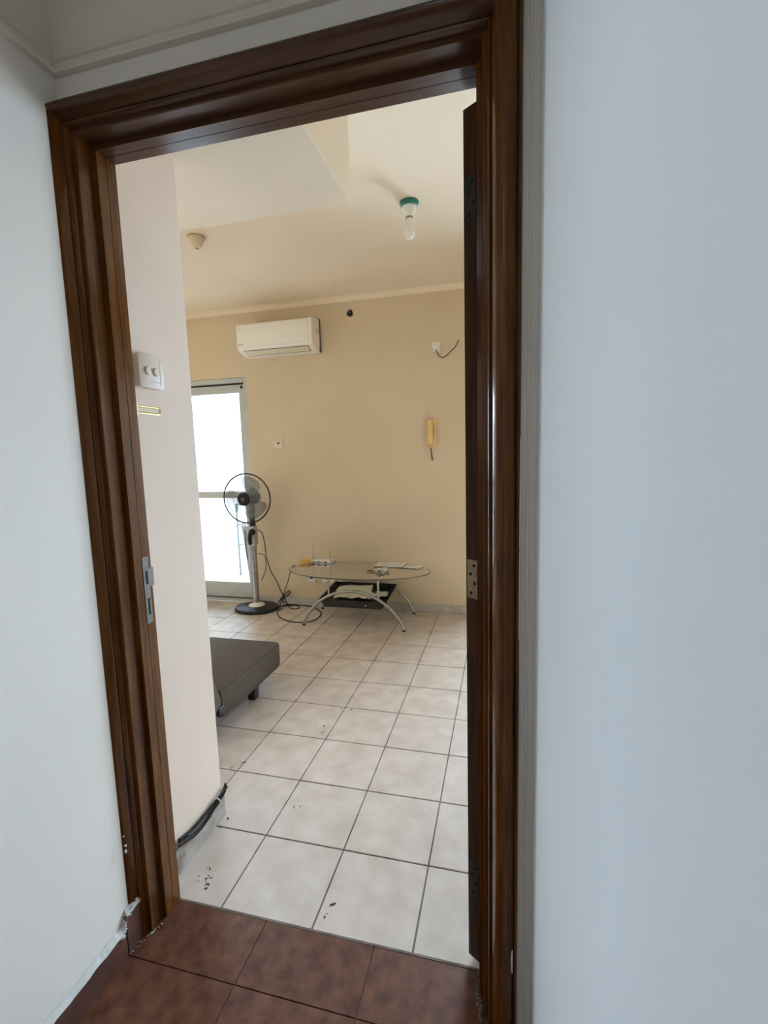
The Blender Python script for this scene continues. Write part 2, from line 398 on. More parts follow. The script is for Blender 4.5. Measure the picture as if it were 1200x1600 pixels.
def sweep(name, A, B, m):
    bm = bmesh.new(); a = [bm.verts.new(p) for p in A]; b = [bm.verts.new(p) for p in B]; n = len(A)
    for i in range(n):
        if (a[i].co-a[(i+1) % n].co).length > 1e-7: bm.faces.new((a[i], a[(i+1) % n], b[(i+1) % n], b[i]))
    return link(name, bm, m, door, True)
sweep('frame_post', [(XJL-l, v, .001) for v, l, h, r in PF], [(XJL-l-.0004, v, HJ+h-.0004) for v, l, h, r in PF], WOODD)
sweep('frame_post', [(XJR+r, v, .001) for v, l, h, r in PF], [(XJR+r+.0004, v, HJ+h-.0004) for v, l, h, r in PF], WOODD)
sweep('frame_head', [(XJL-l+.0002, v, HJ+h) for v, l, h, r in PF], [(XJR+r-.0002, v, HJ+h) for v, l, h, r in PF], WOODH)
# strike plate in the left post
bm = bmesh.new(); xs = XJL+.0012
def plate(bm, x, holes, y0, y1, z0, z1, t):
    ys = [y0]+sorted({h[0] for h in holes} | {h[1] for h in holes})+[y1]; zs = [z0]+sorted({h[2] for h in holes} | {h[3] for h in holes})+[z1]
    for i in range(len(ys)-1):
        for j in range(len(zs)-1):
            if any(h[0] <= ys[i] and ys[i+1] <= h[1] and h[2] <= zs[j] and zs[j+1] <= h[3] for h in holes): continue
            box(bm, x-t, x, ys[i], ys[i+1], zs[j], zs[j+1])
plate(bm, xs, [(-.014, -.004, 1.024, 1.062), (-.013, -.005, .934, .982)], -.021, .0018, .909, 1.102, .0016)
box(bm, xs-.0016, xs, .0018, .018, 1.014, 1.068)      # projecting lip
st = link('strike_plate', bm, OLDST, door)
link('latch_pocket', bx(XJL-.006, XJL+.0003, -.0138, -.0042, 1.0245, 1.0615), HOLE, st)
link('latch_pocket', bx(XJL-.006, XJL+.0003, -.0128, -.0052, .9345, .9815), HOLE, st)
for zz in (1.088, 1.002, .918):
    bm = bmesh.new(); lathe(bm, [(.0026, 0), (.0026, .0006), (.0018, .0011), (0, .0011)], 12, T(xs-.0002, -.009, zz) @ RY(90))
    link('screw', bm, OLDBR, st, True)
# brass swing-bar guard projecting from the back of the left post
sg = bmesh.new()
gy0, gy1, gz, gh = .013, .112, 1.516, .0095
pts = [(-.150, gy0, gz+gh)]+[(-.150, gy0+(gy1-.010-gy0)*t, gz+gh) for t in (.3, .6, 1)]
pts += [(-.150, gy1-.010+.0095*math.sin(a), gz+.0095*math.cos(a)) for a in [math.pi*k/8 for k in range(1, 8)]]
pts += [(-.150, gy1-.010-(gy1-.010-gy0)*t, gz-gh) for t in (0, .4, .7)]+[(-.150, gy0, gz-gh)]
tube(sg, pts, .0033, 8)
guard = link('swing_guard', sg, BRASS, door, True)
link('guard_bracket', bx(-.160, -.1445, .0122, .018, gz-.020, gz+.020, bev=.001), BRASS, guard)
link('guard_slide', bx(-.1525, -.1475, .018, .094, gz-.006, gz+.006, bev=.001), BEIGEP, guard)
# bare filler showing where paint and varnish have chipped on the frame
def chip(pts, d=(0, -.0012, 0), m=CHIP, parent=door, name='filler_patch'):
    bm = bmesh.new(); prism(bm, pts, d); return link(name, bm, m, parent)
def sliver(x, y, z0, z1, wmax, n=9, name='filler_patch'):
    L = []; Rr = []
    for i in range(n+1):
        t = i/n; z = z0+(z1-z0)*t; w_ = wmax*math.sin(math.pi*t)**.6*random.uniform(.75, 1.1)+.0004
        L.append((x-w_, y, z)); Rr.append((x+.001, y, z))
    chip(L+Rr[::-1], name=name)
sliver(.873, -.1235, 1.285, 1.395, .0062); sliver(.873, -.1235, .975, 1.165, .0052); sliver(.8735, -.1235, 1.165, 1.29, .0018)
sliver(.8625, -.1365, .190, .250, .0024)
# crumbs of mortar at the foot of the frame
def lumps(name, n, fn, m, rmin, rmax, parent):
    bm = bmesh.new()
    for _ in range(n):
        p = fn(); r_ = random.uniform(rmin, rmax)
        rs = bmesh.ops.create_icosphere(bm, subdivisions=1, radius=r_)
        for v in rs['verts']: v.co = Vector((v.co.x*random.uniform(.8, 1.7), v.co.y*random.uniform(.8, 1.7), v.co.z*.6))+Vector(p)
    return link(name, bm, m, parent)
def on_line(pts, s=.003):
    def g():
        i = random.randrange(len(pts)-1); t = random.random(); a, b = Vector(pts[i]), Vector(pts[i+1])
        q = a+(b-a)*t; return (q.x+random.gauss(0, s), q.y+random.gauss(0, s), q.z+abs(random.gauss(0, s*.4)))
    return g
o = lumps('mortar_crumbs', 34, on_line([(-.168, -.160, .001), (-.155, -.105, .001), (-.152, -.097, .001), (-.138, -.05, .001)]), SKIRT, .0007, .0022, door); o['kind'] = 'stuff'
o = lumps('mortar_crumbs', 90, on_line([(.778, .008, .003), (.782, -.05, .002), (.790, -.098, .004), (.815, -.135, .002), (.86, -.15, .002)]), GROUT, .0012, .0036, door); o['kind'] = 'stuff'
o = lumps('plaster_flakes', 26, on_line([(-.171, -.118, .134), (-.171, -.150, .122), (-.170, -.172, .085), (-.170, -.185, .070)], .0025), SMEAR, .0012, .0035, door); o['kind'] = 'stuff'
o = lumps('paint_flakes', 7, on_line([(-.1668, -.1485, .30), (-.1665, -.1485, .36)], .0012), SMEAR, .0015, .0036, door); o['kind'] = 'stuff'
# dark joint along the threshold
link('threshold_joint', bx(-.142, .78, .0075, .0125, -.003, .0006), GROUT, door)

# door leaf, open about 123 degrees into the living room
ang = math.atan2(.84, .55)
leaf = thing('door_leaf', 'dark brown wooden door standing wide open behind the right frame post', 'door', (.786, .0145, 0), rz=ang)
ML = T(.786, .0145, 0) @ Matrix.Rotation(ang, 4, 'Z')
bm = bmesh.new(); box(bm, 0, .86, 0, .041, .012, 2.118, bev=.0015, M=ML); link('panel', bm, LEAFW, leaf)
for (x0, x1, z0, z1) in ((.12, .40, .2, .85), (.46, .74, .2, .85), (.12, .40, 1.05, 1.95), (.46, .74, 1.05, 1.95)):
    for yy in ((-.004, .0005), (.0405, .045)):
        bm = bmesh.new(); box(bm, x0, x1, yy[0], yy[1], z0, z1, bev=.0018, M=ML); link('raised_panel', bm, LEAFW, leaf)
bm = bmesh.new()
for s, yb in ((-1, -.001), (1, .042)):
    lathe(bm, [(.024, 0), (.024, .005), (.011, .008), (.010, .030), (.020, .038), (.026, .050), (.022, .062), (0, .066)], 20, ML @ T(.80, yb, 1.02) @ RX(90 if s < 0 else -90))
link('door_knob', bm, BRASS, leaf, True)
for k, (z0, z1, m) in enumerate(((1.016, 1.112, OLDBR), (1.882, 1.975, BLACKM), (.20, .30, BLACKM))):
    bm = bmesh.new(); box(bm, -.0018, .0002, .006, .036, z0, z1, bev=.0004, M=ML)
    hg = link('hinge', bm, m, leaf)
    if k == 0: hg['label'] = 'tarnished brass hinge plate at mid height'
    bm = bmesh.new()
    for t, yy in ((.14, .024), (.40, .014), (.63, .026), (.86, .015)):
        lathe(bm, [(.0042, 0), (.0042, .0008), (.002, .0014), (0, .0006)], 12, ML @ T(-.0017, yy, z0+(z1-z0)*t) @ RY(-90))
    link('screw_holes', bm, HOLE, hg, True)

# ------------------------------------------------------------------ balcony door
d2 = setting('door_2', (-2.2, YF+.04, 0))
Y0, Y1 = YF+.006, YF+.085
bm = bmesh.new(); box(bm, -1.462, -1.426, Y0, Y1, 0, 2.107, bev=.002); link('frame_side', bm, ALU, d2)
bm = bmesh.new(); box(bm, -2.969, -2.935, Y0, Y1, 0, 2.107, bev=.002); link('frame_side', bm, ALU, d2)
bm = bmesh.new(); box(bm, -2.935, -1.462, Y0, Y1, 2.062, 2.107, bev=.002); link('frame_top', bm, ALU, d2)
link('shadow_gap', bx(-2.935, -1.462, Y0+.02, Y1-.002, 2.040, 2.061), ALUD, d2)
bm = bmesh.new(); box(bm, -2.935, -1.462, Y0-.002, Y1, .0, .018); box(bm, -2.935, -1.462, Y0+.006, Y0+.010, .018, .034); box(bm, -2.935, -1.462, Y0+.050, Y0+.054, .018, .034)
link('track', bm, ALUD, d2)
bm = bmesh.new(); box(bm, -2.935, -1.462, Y0-.010, Y0-.002, .0, .030, bev=.001); link('track_edge', bm, ALU, d2)
def sash(x0, x1, ya):
    s = link('sash', bx(x0, x0+.05, ya, ya+.03, .036, 2.045, bev=.002), ALU, d2)
    bm = bmesh.new(); box(bm, x1-.052, x1, ya, ya+.03, .036, 2.045, bev=.002); link('stile', bm, ALU, s)
    bm = bmesh.new(); box(bm, x0+.05, x1-.052, ya+.002, ya+.028, 1.972, 2.045, bev=.002); link('rail', bm, ALU, s)
    bm = bmesh.new(); box(bm, x0+.05, x1-.052, ya+.002, ya+.028, 1.004, 1.066, bev=.002); link('rail', bm, ALU, s)
    bm = bmesh.new(); box(bm, x0+.05, x1-.052, ya+.002, ya+.028, .036, .185, bev=.002); link('rail', bm, ALU, s)
    link('pane', bx(x0+.048, x1-.050, ya+.013, ya+.017, 1.064, 1.724), GLASS, s)
    link('pane', bx(x0+.048, x1-.050, ya+.013, ya+.017, .183, 1.006), GLASS, s)
    return s
s1 = sash(-2.22, -1.464, Y0+.008); s2 = sash(-2.933, -2.16, Y0+.046)
bm = bmesh.new(); box(bm, -1.492, -1.474, Y0-.004, Y0+.008, 2.008, 2.034, bev=.002); link('latch', bm, BLACKP, s1)

# window beside it, just hidden by the open door
w1 = setting('window_1', (1.28, YF+.04, .0))
for a in ((.60, .64, 0, 2.107), (1.68, 1.72, 0, 2.107), (.64, 1.68, 0, .06), (.64, 1.68, 2.06, 2.107), (1.26, 1.31, .06, 2.06), (.64, 1.68, 1.0, 1.06)):
    link('window_frame', bx(a[0], a[1], YF+.03, YF+.07, a[2], a[3]), ALU, w1)
for a in ((.64, 1.26, .06, 1.0), (1.31, 1.68, .06, 1.0), (.64, 1.26, 1.06, 2.06), (1.31, 1.68, 1.06, 2.06)):
    link('pane', bx(a[0], a[1], YF+.048, YF+.052, a[2], a[3]), GLASS, w1)
w2 = setting('added_window_2', (.42, -3.36, 1.43))  # unseen window added around the hall fill light
for a in ((.15, .18, 1.43, 2.27), (.66, .69, 1.43, 2.27), (.18, .66, 1.43, 1.46), (.18, .66, 2.24, 2.27)):
    link('window_frame', bx(a[0], a[1], -3.40, -3.36, a[2], a[3]), ALU, w2)
link('shutter', bx(.15, .69, -3.42, -3.405, 1.43, 2.27), WHITEP, w2)
# balcony walls, railing, neighbour
bm = bmesh.new()
prism(bm, [(-2.40, 3.0, -.1), (-2.52, 4.40, -.1), (-2.52, 4.40, .80), (-2.40, 3.0, .80)], (-.12, -.01, 0)); struct('wall_balcony_parapet', bm, BALW)
rail = thing('balcony_railing', 'dark grey metal railing across the far end of the balcony', 'railing', (-2.1, 3.84, -.02))
for xx in (-2.215, -1.1, 0, 1.1, 2.2):
    bm = bmesh.new(); box(bm, xx-.013, xx+.013, 3.825, 3.851, -.021, .85); link('post', bm, RAILM, rail)
for zz in (.84, .60, .36): 
    bm = bmesh.new(); box(bm, -2.20, 2.40, 3.832, 3.844, zz-.006, zz+.006); link('bar', bm, RAILM, rail)
bm = bmesh.new()
prism(bm, [(-1.845, 3.3, .70), (-1.70, 3.3, .40), (-1.50, 3.3, -.02), (-1.775, 3.3, -.02)], (.03, .025, 0))
tag(link('leaning_board', bm, BOARDG), 'slanted grey board leaning on the balcony floor behind the fan', 'board')
bm = bmesh.new(); box(bm, -4.35, -3.2, 7.0, 9.0, -3, .78); box(bm, -4.40, -3.15, 6.95, 9.05, .78, .84)
tag(link('neighbouring_building', bm, BEIGEB), 'beige rendered building corner beyond the balcony railing', 'building')

hl = thing('added_hall_batten', 'slim batten added out of view on the hall ceiling for a highlight', 'light', (.62, -1.55, 2.40))  # housing made up for the added ceiling light, out of view
bm = bmesh.new(); box(bm, .53, .71, -1.92, -1.18, 2.388, 2.4005, bev=.003); link('housing', bm, WHITEP, hl)

# ------------------------------------------------------------------ air conditioner
ac = thing('air_conditioner', 'white split air conditioner high on the cream wall above the balcony door', 'air conditioner', (-1.035, YF, 2.4))
X0, X1 = -1.383, -.693
side = [(YF, 2.532), (YF-.150, 2.520), (YF-.180, 2.508), (YF-.186, 2.49), (YF-.188, 2.400), (YF-.184, 2.312), (YF-.176, 2.297), (YF-.075, 2.258), (YF, 2.256)]
bm = bmesh.new(); prism(bm, [(X0, a, b) for a, b in side], (X1-X0, 0, 0))
bmesh.ops.bevel(bm, geom=[e for e in bm.edges if abs(e.verts[0].co.x-e.verts[1].co.x) < 1e-6 and e.verts[0].co.y < YF-.001 or e.verts[1].co.y < YF-.001 and abs(e.verts[0].co.x-e.verts[1].co.x) < 1e-6], offset=.004, segments=2, affect='EDGES')
link('body', bm, ACW, ac, True)
link('back_plate', bx(X0-.006, X1+.006, YF-.016, YF, 2.262, 2.538, bev=.003), DKGREY, ac)
bm = bmesh.new(); box(bm, X0+.002, X1-.030, YF-.1925, YF-.184, 2.318, 2.500, bev=.003); link('front_panel', bm, ACW, ac, True)
# louvre in the slanted underside
n_ = Vector((0, -.176+.075, 2.297-2.258)).normalized()
up_ = Vector((0, -n_.z, n_.y)) if False else Vector((0, .36, .93))
def und(t, x, off=0):
    a = Vector((0, YF-.172, 2.2955)); b = Vector((0, YF-.080, 2.2600)); p = a.lerp(b, t); nn = Vector((0, -(a.z-b.z), -(b.y-a.y))).normalized()
    p = p+nn*off; return (x, p.y, p.z)
bm = bmesh.new(); prism(bm, [und(.06, X0+.05), und(.06, X1-.045), und(.92, X1-.05), und(.92, X0+.06)], (0, -.0004, -.0012)); link('outlet_slot', bm, BLACKP, ac)
bm = bmesh.new(); prism(bm, [und(.12, X0+.056), und(.12, X1-.051), und(.84, X1-.056), und(.84, X0+.064)], (0, -.0012, -.0032)); link('louvre', bm, ACB, ac)
for a in ((X0+.012, X0+.042, 2.462, 2.466), (X0+.010, X0+.026, 2.334, 2.343), (X0+.034, X0+.056, 2.334, 2.343)):
    link('badge', bx(a[0], a[1], YF-.1932, YF-.1924, a[2], a[3]), INK, ac)
bm = bmesh.new()
for r_, t_ in ((.022, .0016), (.013, .0012)):
    tube(bm, [(X1+.0004, YF-.075+r_*.8*math.cos(a*math.pi/10), 2.425+r_*math.sin(a*math.pi/10)) for a in range(20)], t_, 6, True)
box(bm, X1-.0005, X1+.001, YF-.0205, YF-.017, 2.285, 2.51)
link('side_emblem', bm, INK, ac, True)
link('pipe_cover', bx(X1-.012, X1+.009, YF-.026, YF-.001, 2.262, 2.300, bev=.002), DKGREY, ac)

# ------------------------------------------------------------------ wall fittings
bm = bmesh.new(); n = 22
ring = [(-.416+(.026+random.uniform(-.004, .004))*math.cos(2*math.pi*k/n), YF-.0008, 2.562+(.028+random.uniform(-.004, .004))*math.sin(2*math.pi*k/n)) for k in range(n)]
prism(bm, ring, (0, .0006, 0)); hole = tag(link('wall_hole', bm, HOLE), 'small ragged dark pipe hole in the wall right of the air conditioner', 'hole')
bm = bmesh.new(); tube(bm, [Vector(p)+Vector((0, -.001, 0)) for p in ring], .0035, 5, True); link('broken_rim', bm, SKIRTC, hole)
bm = bmesh.new(); tube(bm, [(-.440, YF-.003, 2.568), (-.425, YF-.012, 2.572), (-.410, YF-.010, 2.560)], .006, 6); link('pipe_stub', bm, DKGREY, hole, True)

def wall_plate(name, label, cat, x, z, w_, h_, group=None):
    t = thing(name, label, cat, (x, YF, z), group)
    link('plate', bx(x-w_/2, x+w_/2, YF-.009, YF, z-h_/2, z+h_/2, bev=.003), WALLP, t, True)
    return t
so = wall_plate('wall_socket', 'white wall socket with a round plug and black lead, high on the wall', 'socket', .304, 2.230, .088, .088)
so_r = bx(.276, .338, YF-.011, YF-.008, 2.198, 2.262, bev=.002); link('socket_face', so_r, ACW, so, True)
bm = bmesh.new(); lathe(bm, [(.022, 0), (.024, .004), (.023, .020), (.017, .030), (0, .032)], 20, T(.302, YF-.010, 2.222) @ RX(90))
pl = link('plug', bm, WHITEP, so, True)
bm = bmesh.new(); tube(bm, catmull([(.306, YF-.030, 2.204), (.316, YF-.03, 2.182), (.335, YF-.03, 2.150), (.362, YF-.03, 2.138), (.392, YF-.028, 2.150), (.425, YF-.025, 2.180), (.458, YF-.020, 2.210), (.478, YF-.014, 2.245), (.490, YF-.008, 2.268)], 5), .0032, 6)
link('lead', bm, CABLE, so, True)

ic = thing('intercom_handset', 'yellowed intercom handset hanging on the far wall beside the open door', 'intercom', (.262, YF, 1.53))
link('base', bx(.226, .300, YF-.022, YF, 1.432, 1.650, bev=.006), YELP, ic, True)
bm = bmesh.new(); prof = [(.0, 1.440), (.034, 1.444), (.036, 1.470), (.026, 1.490), (.025, 1.590), (.036, 1.612), (.034, 1.640), (0, 1.644)]
prism(bm, [(.229, YF-.022-a, z) for a, z in prof], (.043, 0, 0)); bmesh.ops.bevel(bm, geom=bm.edges[:], offset=.004, segments=2, affect='EDGES')
link('handset', bm, YELP, ic, True)
link('hook_slot', bx(.281, .284, YF-.0235, YF-.021, 1.50, 1.60), BLACKP, ic)
bm = bmesh.new(); N_ = 150
tube(bm, [(.252+.005*math.cos(i*.9)+.012*(i/N_), YF-.018+.005*math.sin(i*.9), 1.418-.105*i/N_) for i in range(N_)], .0016, 5); link('coiled_cord', bm, DKGREY, ic, True)

ap = wall_plate('aerial_outlet', 'square white aerial outlet on the bare wall between fan and intercom', 'outlet', -1.135, 1.502, .088, .088)
bm = bmesh.new(); lathe(bm, [(.011, 0), (.010, .004), (.005, .005), (.005, .010), (.0015, .010), (0, .004)], 16, T(-1.135, YF-.009, 1.502) @ RX(90)); link('jack', bm, DKGREY, ap, True)
for (x, w_, lb) in ((-.873, .088, 'single white socket low on the wall beneath the left end of the table'), (-.70, .150, 'wide double white socket low on the wall behind the glass table')):
    t = wall_plate('floor_socket', lb, 'socket', x, .258, w_, .084)
    for dx in ((0,) if w_ < .1 else (-.036, .036)):
        link('socket_face', bx(x+dx-.026, x+dx+.026, YF-.0105, YF-.008, .232, .284, bev=.002), ACW, t, True)
        for a, b in ((0, .275), (-.009, .255), (.009, .255)):
            link('pin_hole', bx(x+dx+a-.0025, x+dx+a+.0025, YF-.0109, YF-.0103, b-.004, b+.004), BLACKP, t)

# light switch box on the column
sw = thing('light_switch', 'square white two-gang light switch box on the column beside the frame', 'switch', (-.21, .136, 1.636))
link('box', bx(-.211, -.1915, .083, .189, 1.590, 1.684, bev=.002), SWITCHP, sw, True)
link('face_plate', bx(-.1925, -.185, .081, .186, 1.588, 1.686, bev=.004), SWITCHP, sw, True)
for ya in (.112, .146):
    bm = bmesh.new(); lathe(bm, [(.0125, 0), (.0125, .002), (.010, .005), (0, .006)], 20, T(-.1855, ya+.004, 1.638) @ RY(90)); link('rocker', bm, SWITCHP, sw, True)
link('trim_line', bx(-.1853, -.1845, .100, .170, 1.606, 1.609), SKIRT, sw)
link('trim_line', bx(-.1853, -.1845, .168, .1705, 1.600, 1.675), SKIRT, sw)

# ceiling fittings
lamp = thing('ceiling_lamp', 'unlit pearl bulb in a green and white ceiling lampholder', 'lamp', (.350, 1.540, CEIL))
ML_ = T(.350, 1.535, CEIL) @ RX(180)
bm = bmesh.new(); lathe(bm, [(.050, 0), (.051, .006), (.048, .016), (.040, .024), (.030, .026)], 32, ML_); link('rose', bm, GREEN, lamp, True)
bm = bmesh.new(); lathe(bm, [(.038, .022), (.036, .034), (.030, .046), (.025, .062), (.023, .074), (.018, .076)], 28, ML_); link('lampholder', bm, WHITEP, lamp, True)
bm = bmesh.new(); lathe(bm, [(.0195, .074), (.0205, .077), (.0205, .082), (.0165, .084)], 24, ML_); link('collar_ring', bm, OLDBR, lamp, True)
bm = bmesh.new(); lathe(bm, [(.0165, .082), (.0170, .094), (.020, .108), (.027, .124), (.0315, .140), (.0325, .152), (.030, .166), (.023, .178), (.012, .186), (0, .188)], 28, ML_); link('bulb', bm, FROST, lamp, True)
sm = thing('ceiling_sensor', 'small yellowed dome-shaped sensor on the ceiling near the column', 'sensor', (-.955, 1.545, CEIL))
MS = T(-.955, 1.545, CEIL) @ RX(180)
bm = bmesh.new(); lathe(bm, [(.053, 0), (.053, .004)], 32, MS); link('mount_ring', bm, OLDBR, sm, True)
bm = bmesh.new(); lathe(bm, [(.050, .003), (.049, .012), (.038, .026), (.034, .040), (.032, .052), (.026, .060), (.010, .063), (0, .063)], 32, MS); link('dome', bm, BEIGEP, sm, True)
bm = bmesh.new(); lathe(bm, [(.010, .0625), (.009, .066), (0, .067)], 20, MS); link('lens', bm, BLACKP, sm, True)

# ------------------------------------------------------------------ pedestal fan
fx, fy = -1.345, 2.655
fan = thing('pedestal_fan', 'black and silver pedestal fan standing in front of the balcony door', 'fan', (fx, fy, 0))
bm = bmesh.new(); lathe(bm, [(.196, 0), (.205, .006), (.205, .018), (.196, .030), (.150, .038), (.060, .042), (0, .042)], 48, T(fx, fy, 0), 1, .82); link('base', bm, BLACKP, fan, True)
bm = bmesh.new(); lathe(bm, [(.074, .038), (.070, .048), (.045, .055), (.034, .066), (.032, .070)], 32, T(fx, fy, 0)); link('base_collar', bm, WHITEP, fan, True)
bm = bmesh.new(); tube(bm, [(fx, fy, .05), (fx, fy, .70)], .028, 24); link('pole', bm, STEEL, fan, True)
bm = bmesh.new(); lathe(bm, [(.004, 0), (.004, .004), (0, .004)], 12, T(fx+.004, fy-.0275, .335) @ RX(90)); link('pole_button', bm, BLACKP, fan)
cb = link('control_box', bx(fx-.040, fx+.040, fy-.045, fy+.030, .600, .775, bev=.012), GREYP, fan, True)
bm = bmesh.new(); tube(bm, catmull([(fx-.042, fy-.046, .775), (fx-.044, fy-.047, .68), (fx-.044, fy-.046, .56), (fx-.036, fy-.040, .47)], 4), .004, 6); link('trim_strip', bm, BLACKP, cb, True)
bm = bmesh.new(); lathe(bm, [(.028, 0), (.030, .01), (.026, .026), (.012, .032), (0, .032)], 24, T(fx+.030, fy-.046, .725) @ RX(90)); link('knob', bm, BLACKP, cb, True)
bm = bmesh.new(); tube(bm, catmull([(fx+.030, fy-.06, .735), (fx+.010, fy-.062, .70), (fx+.002, fy-.060, .65), (fx+.004, fy-.050, .61)], 4), [.020]*4+[.018]*4+[.016]*4+[.010], 10); link('control_lever', bm, BLACKP, cb, True)
bm = bmesh.new(); tube(bm, [(fx+.006, fy, .77), (fx+.006, fy, .80), (fx+.006, fy, .86), (fx+.010, fy, .905), (fx+.012, fy, .960)], [.030, .024, .020, .026, .018], 16); link('neck', bm, BLACKP, fan, True)
hx, hy, hz = fx+.040, 2.53, 1.030          # head centre (ring plane)
MH = T(hx, hy, hz) @ RZ(4) @ RX(90)         # local +z -> towards -y (front)
bm = bmesh.new(); lathe(bm, [(0, -.190), (.030, -.186), (.052, -.165), (.062, -.130), (.064, -.080), (.058, -.050), (.046, -.040), (0, -.040)], 28, MH); mo = link('motor_housing', bm, DKGREY, fan, True)
bm = bmesh.new(); tube(bm, catmull([Vector(MH @ Vector((0, .060, -.150))), Vector(MH @ Vector((0, .078, -.135))), Vector(MH @ Vector((0, .078, -.085))), Vector(MH @ Vector((0, .058, -.065)))], 4), .008, 8); link('carry_handle', bm, BLACKP, mo, True)
RG = .213
bm = bmesh.new()
for rr_, tt in ((RG, .0062),):
    tube(bm, [MH @ Vector((rr_*math.cos(2*math.pi*k/64), rr_*math.sin(2*math.pi*k/64), 0)) for k in range(64)], tt, 8, True)
gr = link('guard_ring', bm, BLACKP, fan, True)
def grille(front):
    bm = bmesh.new(); s = 1 if front else -1; NS = 72
    prof = [(.050, .062), (.110, .058), (.160, .044), (.195, .022), (RG, .002)] if front else [(.060, -.060), (.120, -.058), (.175, -.045), (.205, -.020), (RG, -.002)]
    for k in range(NS):
        a0 = 2*math.pi*k/NS
        tube(bm, [MH @ Vector((r_*math.cos(a0+.35*s*(1-r_/RG)), r_*math.sin(a0+.35*s*(1-r_/RG)), z_)) for r_, z_ in prof], .00065, 4)
    for r_, z_ in ((.095, .060), (.155, .046)):
        tube(bm, [MH @ Vector((r_*math.cos(2*math.pi*k/48), r_*math.sin(2*math.pi*k/48), z_*s)) for k in range(48)], .0010, 4, True)
    return bm
for nm, fr_ in (('front_grille', True), ('rear_grille', False)):
    o = link(nm, grille(fr_), GREYP, fan); o['kind'] = 'stuff'
bm = bmesh.new(); lathe(bm, [(.056, .050), (.058, .062), (.052, .072), (.040, .074), (.038, .070), (.030, .070), (.026, .076), (0, .080)], 36, MH); cap = link('hub_badge', bm, BLACKP, fan, True)
bm = bmesh.new(); lathe(bm, [(.016, .0775), (.014, .081), (0, .082)], 24, MH); link('badge_centre', bm, DKGREY, cap, True)
for k in range(3):
    bm = bmesh.new(); a0 = math.pi*2*k/3+math.radians(-62); NR, NA = 8, 9; g = []
    for i in range(NR+1):
        t = i/NR; r_ = .030+.160*t; half = (.30+.42*math.sin(math.pi*min(1, t*.62+.18)))*(1 if t < .9 else .8)
        row = []
        for j in range(NA+1):
            s = j/NA*2-1; a_ = a0+s*half+.25*t
            row.append(bm.verts.new(MH @ Vector((r_*math.cos(a_), r_*math.sin(a_), .008-.030*s*(1-.35*t)))))
        g.append(row)
    for i in range(NR):
        for j in range(NA): bm.faces.new((g[i][j], g[i][j+1], g[i+1][j+1], g[i+1][j]))
    b = link('blade', bm, BLADE, fan, True)
    md = b.modifiers.new('thickness', 'SOLIDIFY'); md.thickness = .002
bm = bmesh.new(); lathe(bm, [(.034, -.02), (.036, .02), (.030, .034), (0, .038)], 28, MH); link('blade_hub', bm, DKGREY, fan, True)

# fan leads on the wall side
def cable(name, pts, r, m, label, cat='cable', n=6, closed=False, group=None):
    bm = bmesh.new(); tube(bm, catmull(pts, n, closed), r, 8, closed); return tag(link(name, bm, m, None, True), label, cat, group)
cable('fan_cable', [(fx+.012, 2.700, .735), (-1.285, 2.712, .70), (-1.262, 2.715, .60), (-1.255, 2.715, .486), (-1.219, 2.715, .351), (-1.173, 2.72, .264), (-1.145, 2.725, .19), (-1.115, 2.74, .105), (-1.08, 2.74, .03), (-1.02, 2.70, .0075), (-.965, 2.74, .0065), (-1.02, 2.80, .0065), (-1.12, 2.79, .0075), (-1.16, 2.74, .012)],
      .0042, CABLE, 'black mains cable dropping from the fan box in a long curve to the floor')
cable('pole_cable', [(fx+.020, 2.690, .510), (-1.300, 2.70, .508), (-1.268, 2.705, .492), (-1.256, 2.705, .415), (-1.272, 2.705, .337), (-1.308, 2.695, .260)], .0034, CABLE, 'short loop of thin dark cable beside the silver fan pole')
cable('table_cable', [(-.905, 2.560, .4465), (-.925, 2.560, .437), (-.955, 2.575, .385), (-.995, 2.60, .293), (-1.044, 2.62, .192), (-1.085, 2.64, .110), (-1.115, 2.655, .050), (-1.128, 2.69, .020), (-1.108, 2.76, .0085), (-1.06, 2.79, .0085)], .0036, CABLE, 'black cable hanging from the left table edge to the floor')
cable('floor_cable', [(-1.115, 2.700, .006), (-1.118, 2.610, .006), (-1.035, 2.482, .006), (-.912, 2.400, .006), (-.791, 2.387, .006), (-.705, 2.443, .006), (-.695, 2.573, .006), (-.742, 2.684, .006), (-.848, 2.780, .006), (-1.00, 2.815, .006), (-1.13, 2.815, .0065)], .0040, CABLE, 'black cable in a wide loop on the tiles by the left table foot')
cable('cable_bundle', [(-1.150, 2.80, .02), (-1.165, 2.815, .05), (-1.13, 2.82, .085), (-1.09, 2.82, .115), (-1.10, 2.822, .135), (-1.14, 2.822, .105), (-1.18, 2.818, .06), (-1.21, 2.805, .02)], .0050, CABLE, 'bunched black cable loop against the skirting behind the fan base')

# ------------------------------------------------------------------ coffee table
GZ = .437; tcx, tcy = -.325, 2.528
tb = thing('coffee_table', 'oval glass coffee table on arched silver steel legs against the wall', 'table', (tcx, tcy, 0))
def oval(bm, a, b, z0, z1, n=72):
    lo = [bm.verts.new((tcx+a*math.cos(2*math.pi*k/n), tcy+b*math.sin(2*math.pi*k/n), z0)) for k in range(n)]
    hi = [bm.verts.new((tcx+a*math.cos(2*math.pi*k/n), tcy+b*math.sin(2*math.pi*k/n), z1)) for k in range(n)]
    return lo, hi
bm = bmesh.new(); lo, hi = oval(bm, .603, .306, GZ-.008, GZ); bm.faces.new(lo[::-1]); bm.faces.new(hi)
top = link('glass_top', bm, TGLASS, tb)
bm = bmesh.new(); lo, hi = oval(bm, .6035, .3065, GZ-.008, GZ); n = len(lo)
lo2, hi2 = oval(bm, .5995, .3025, GZ-.008, GZ)
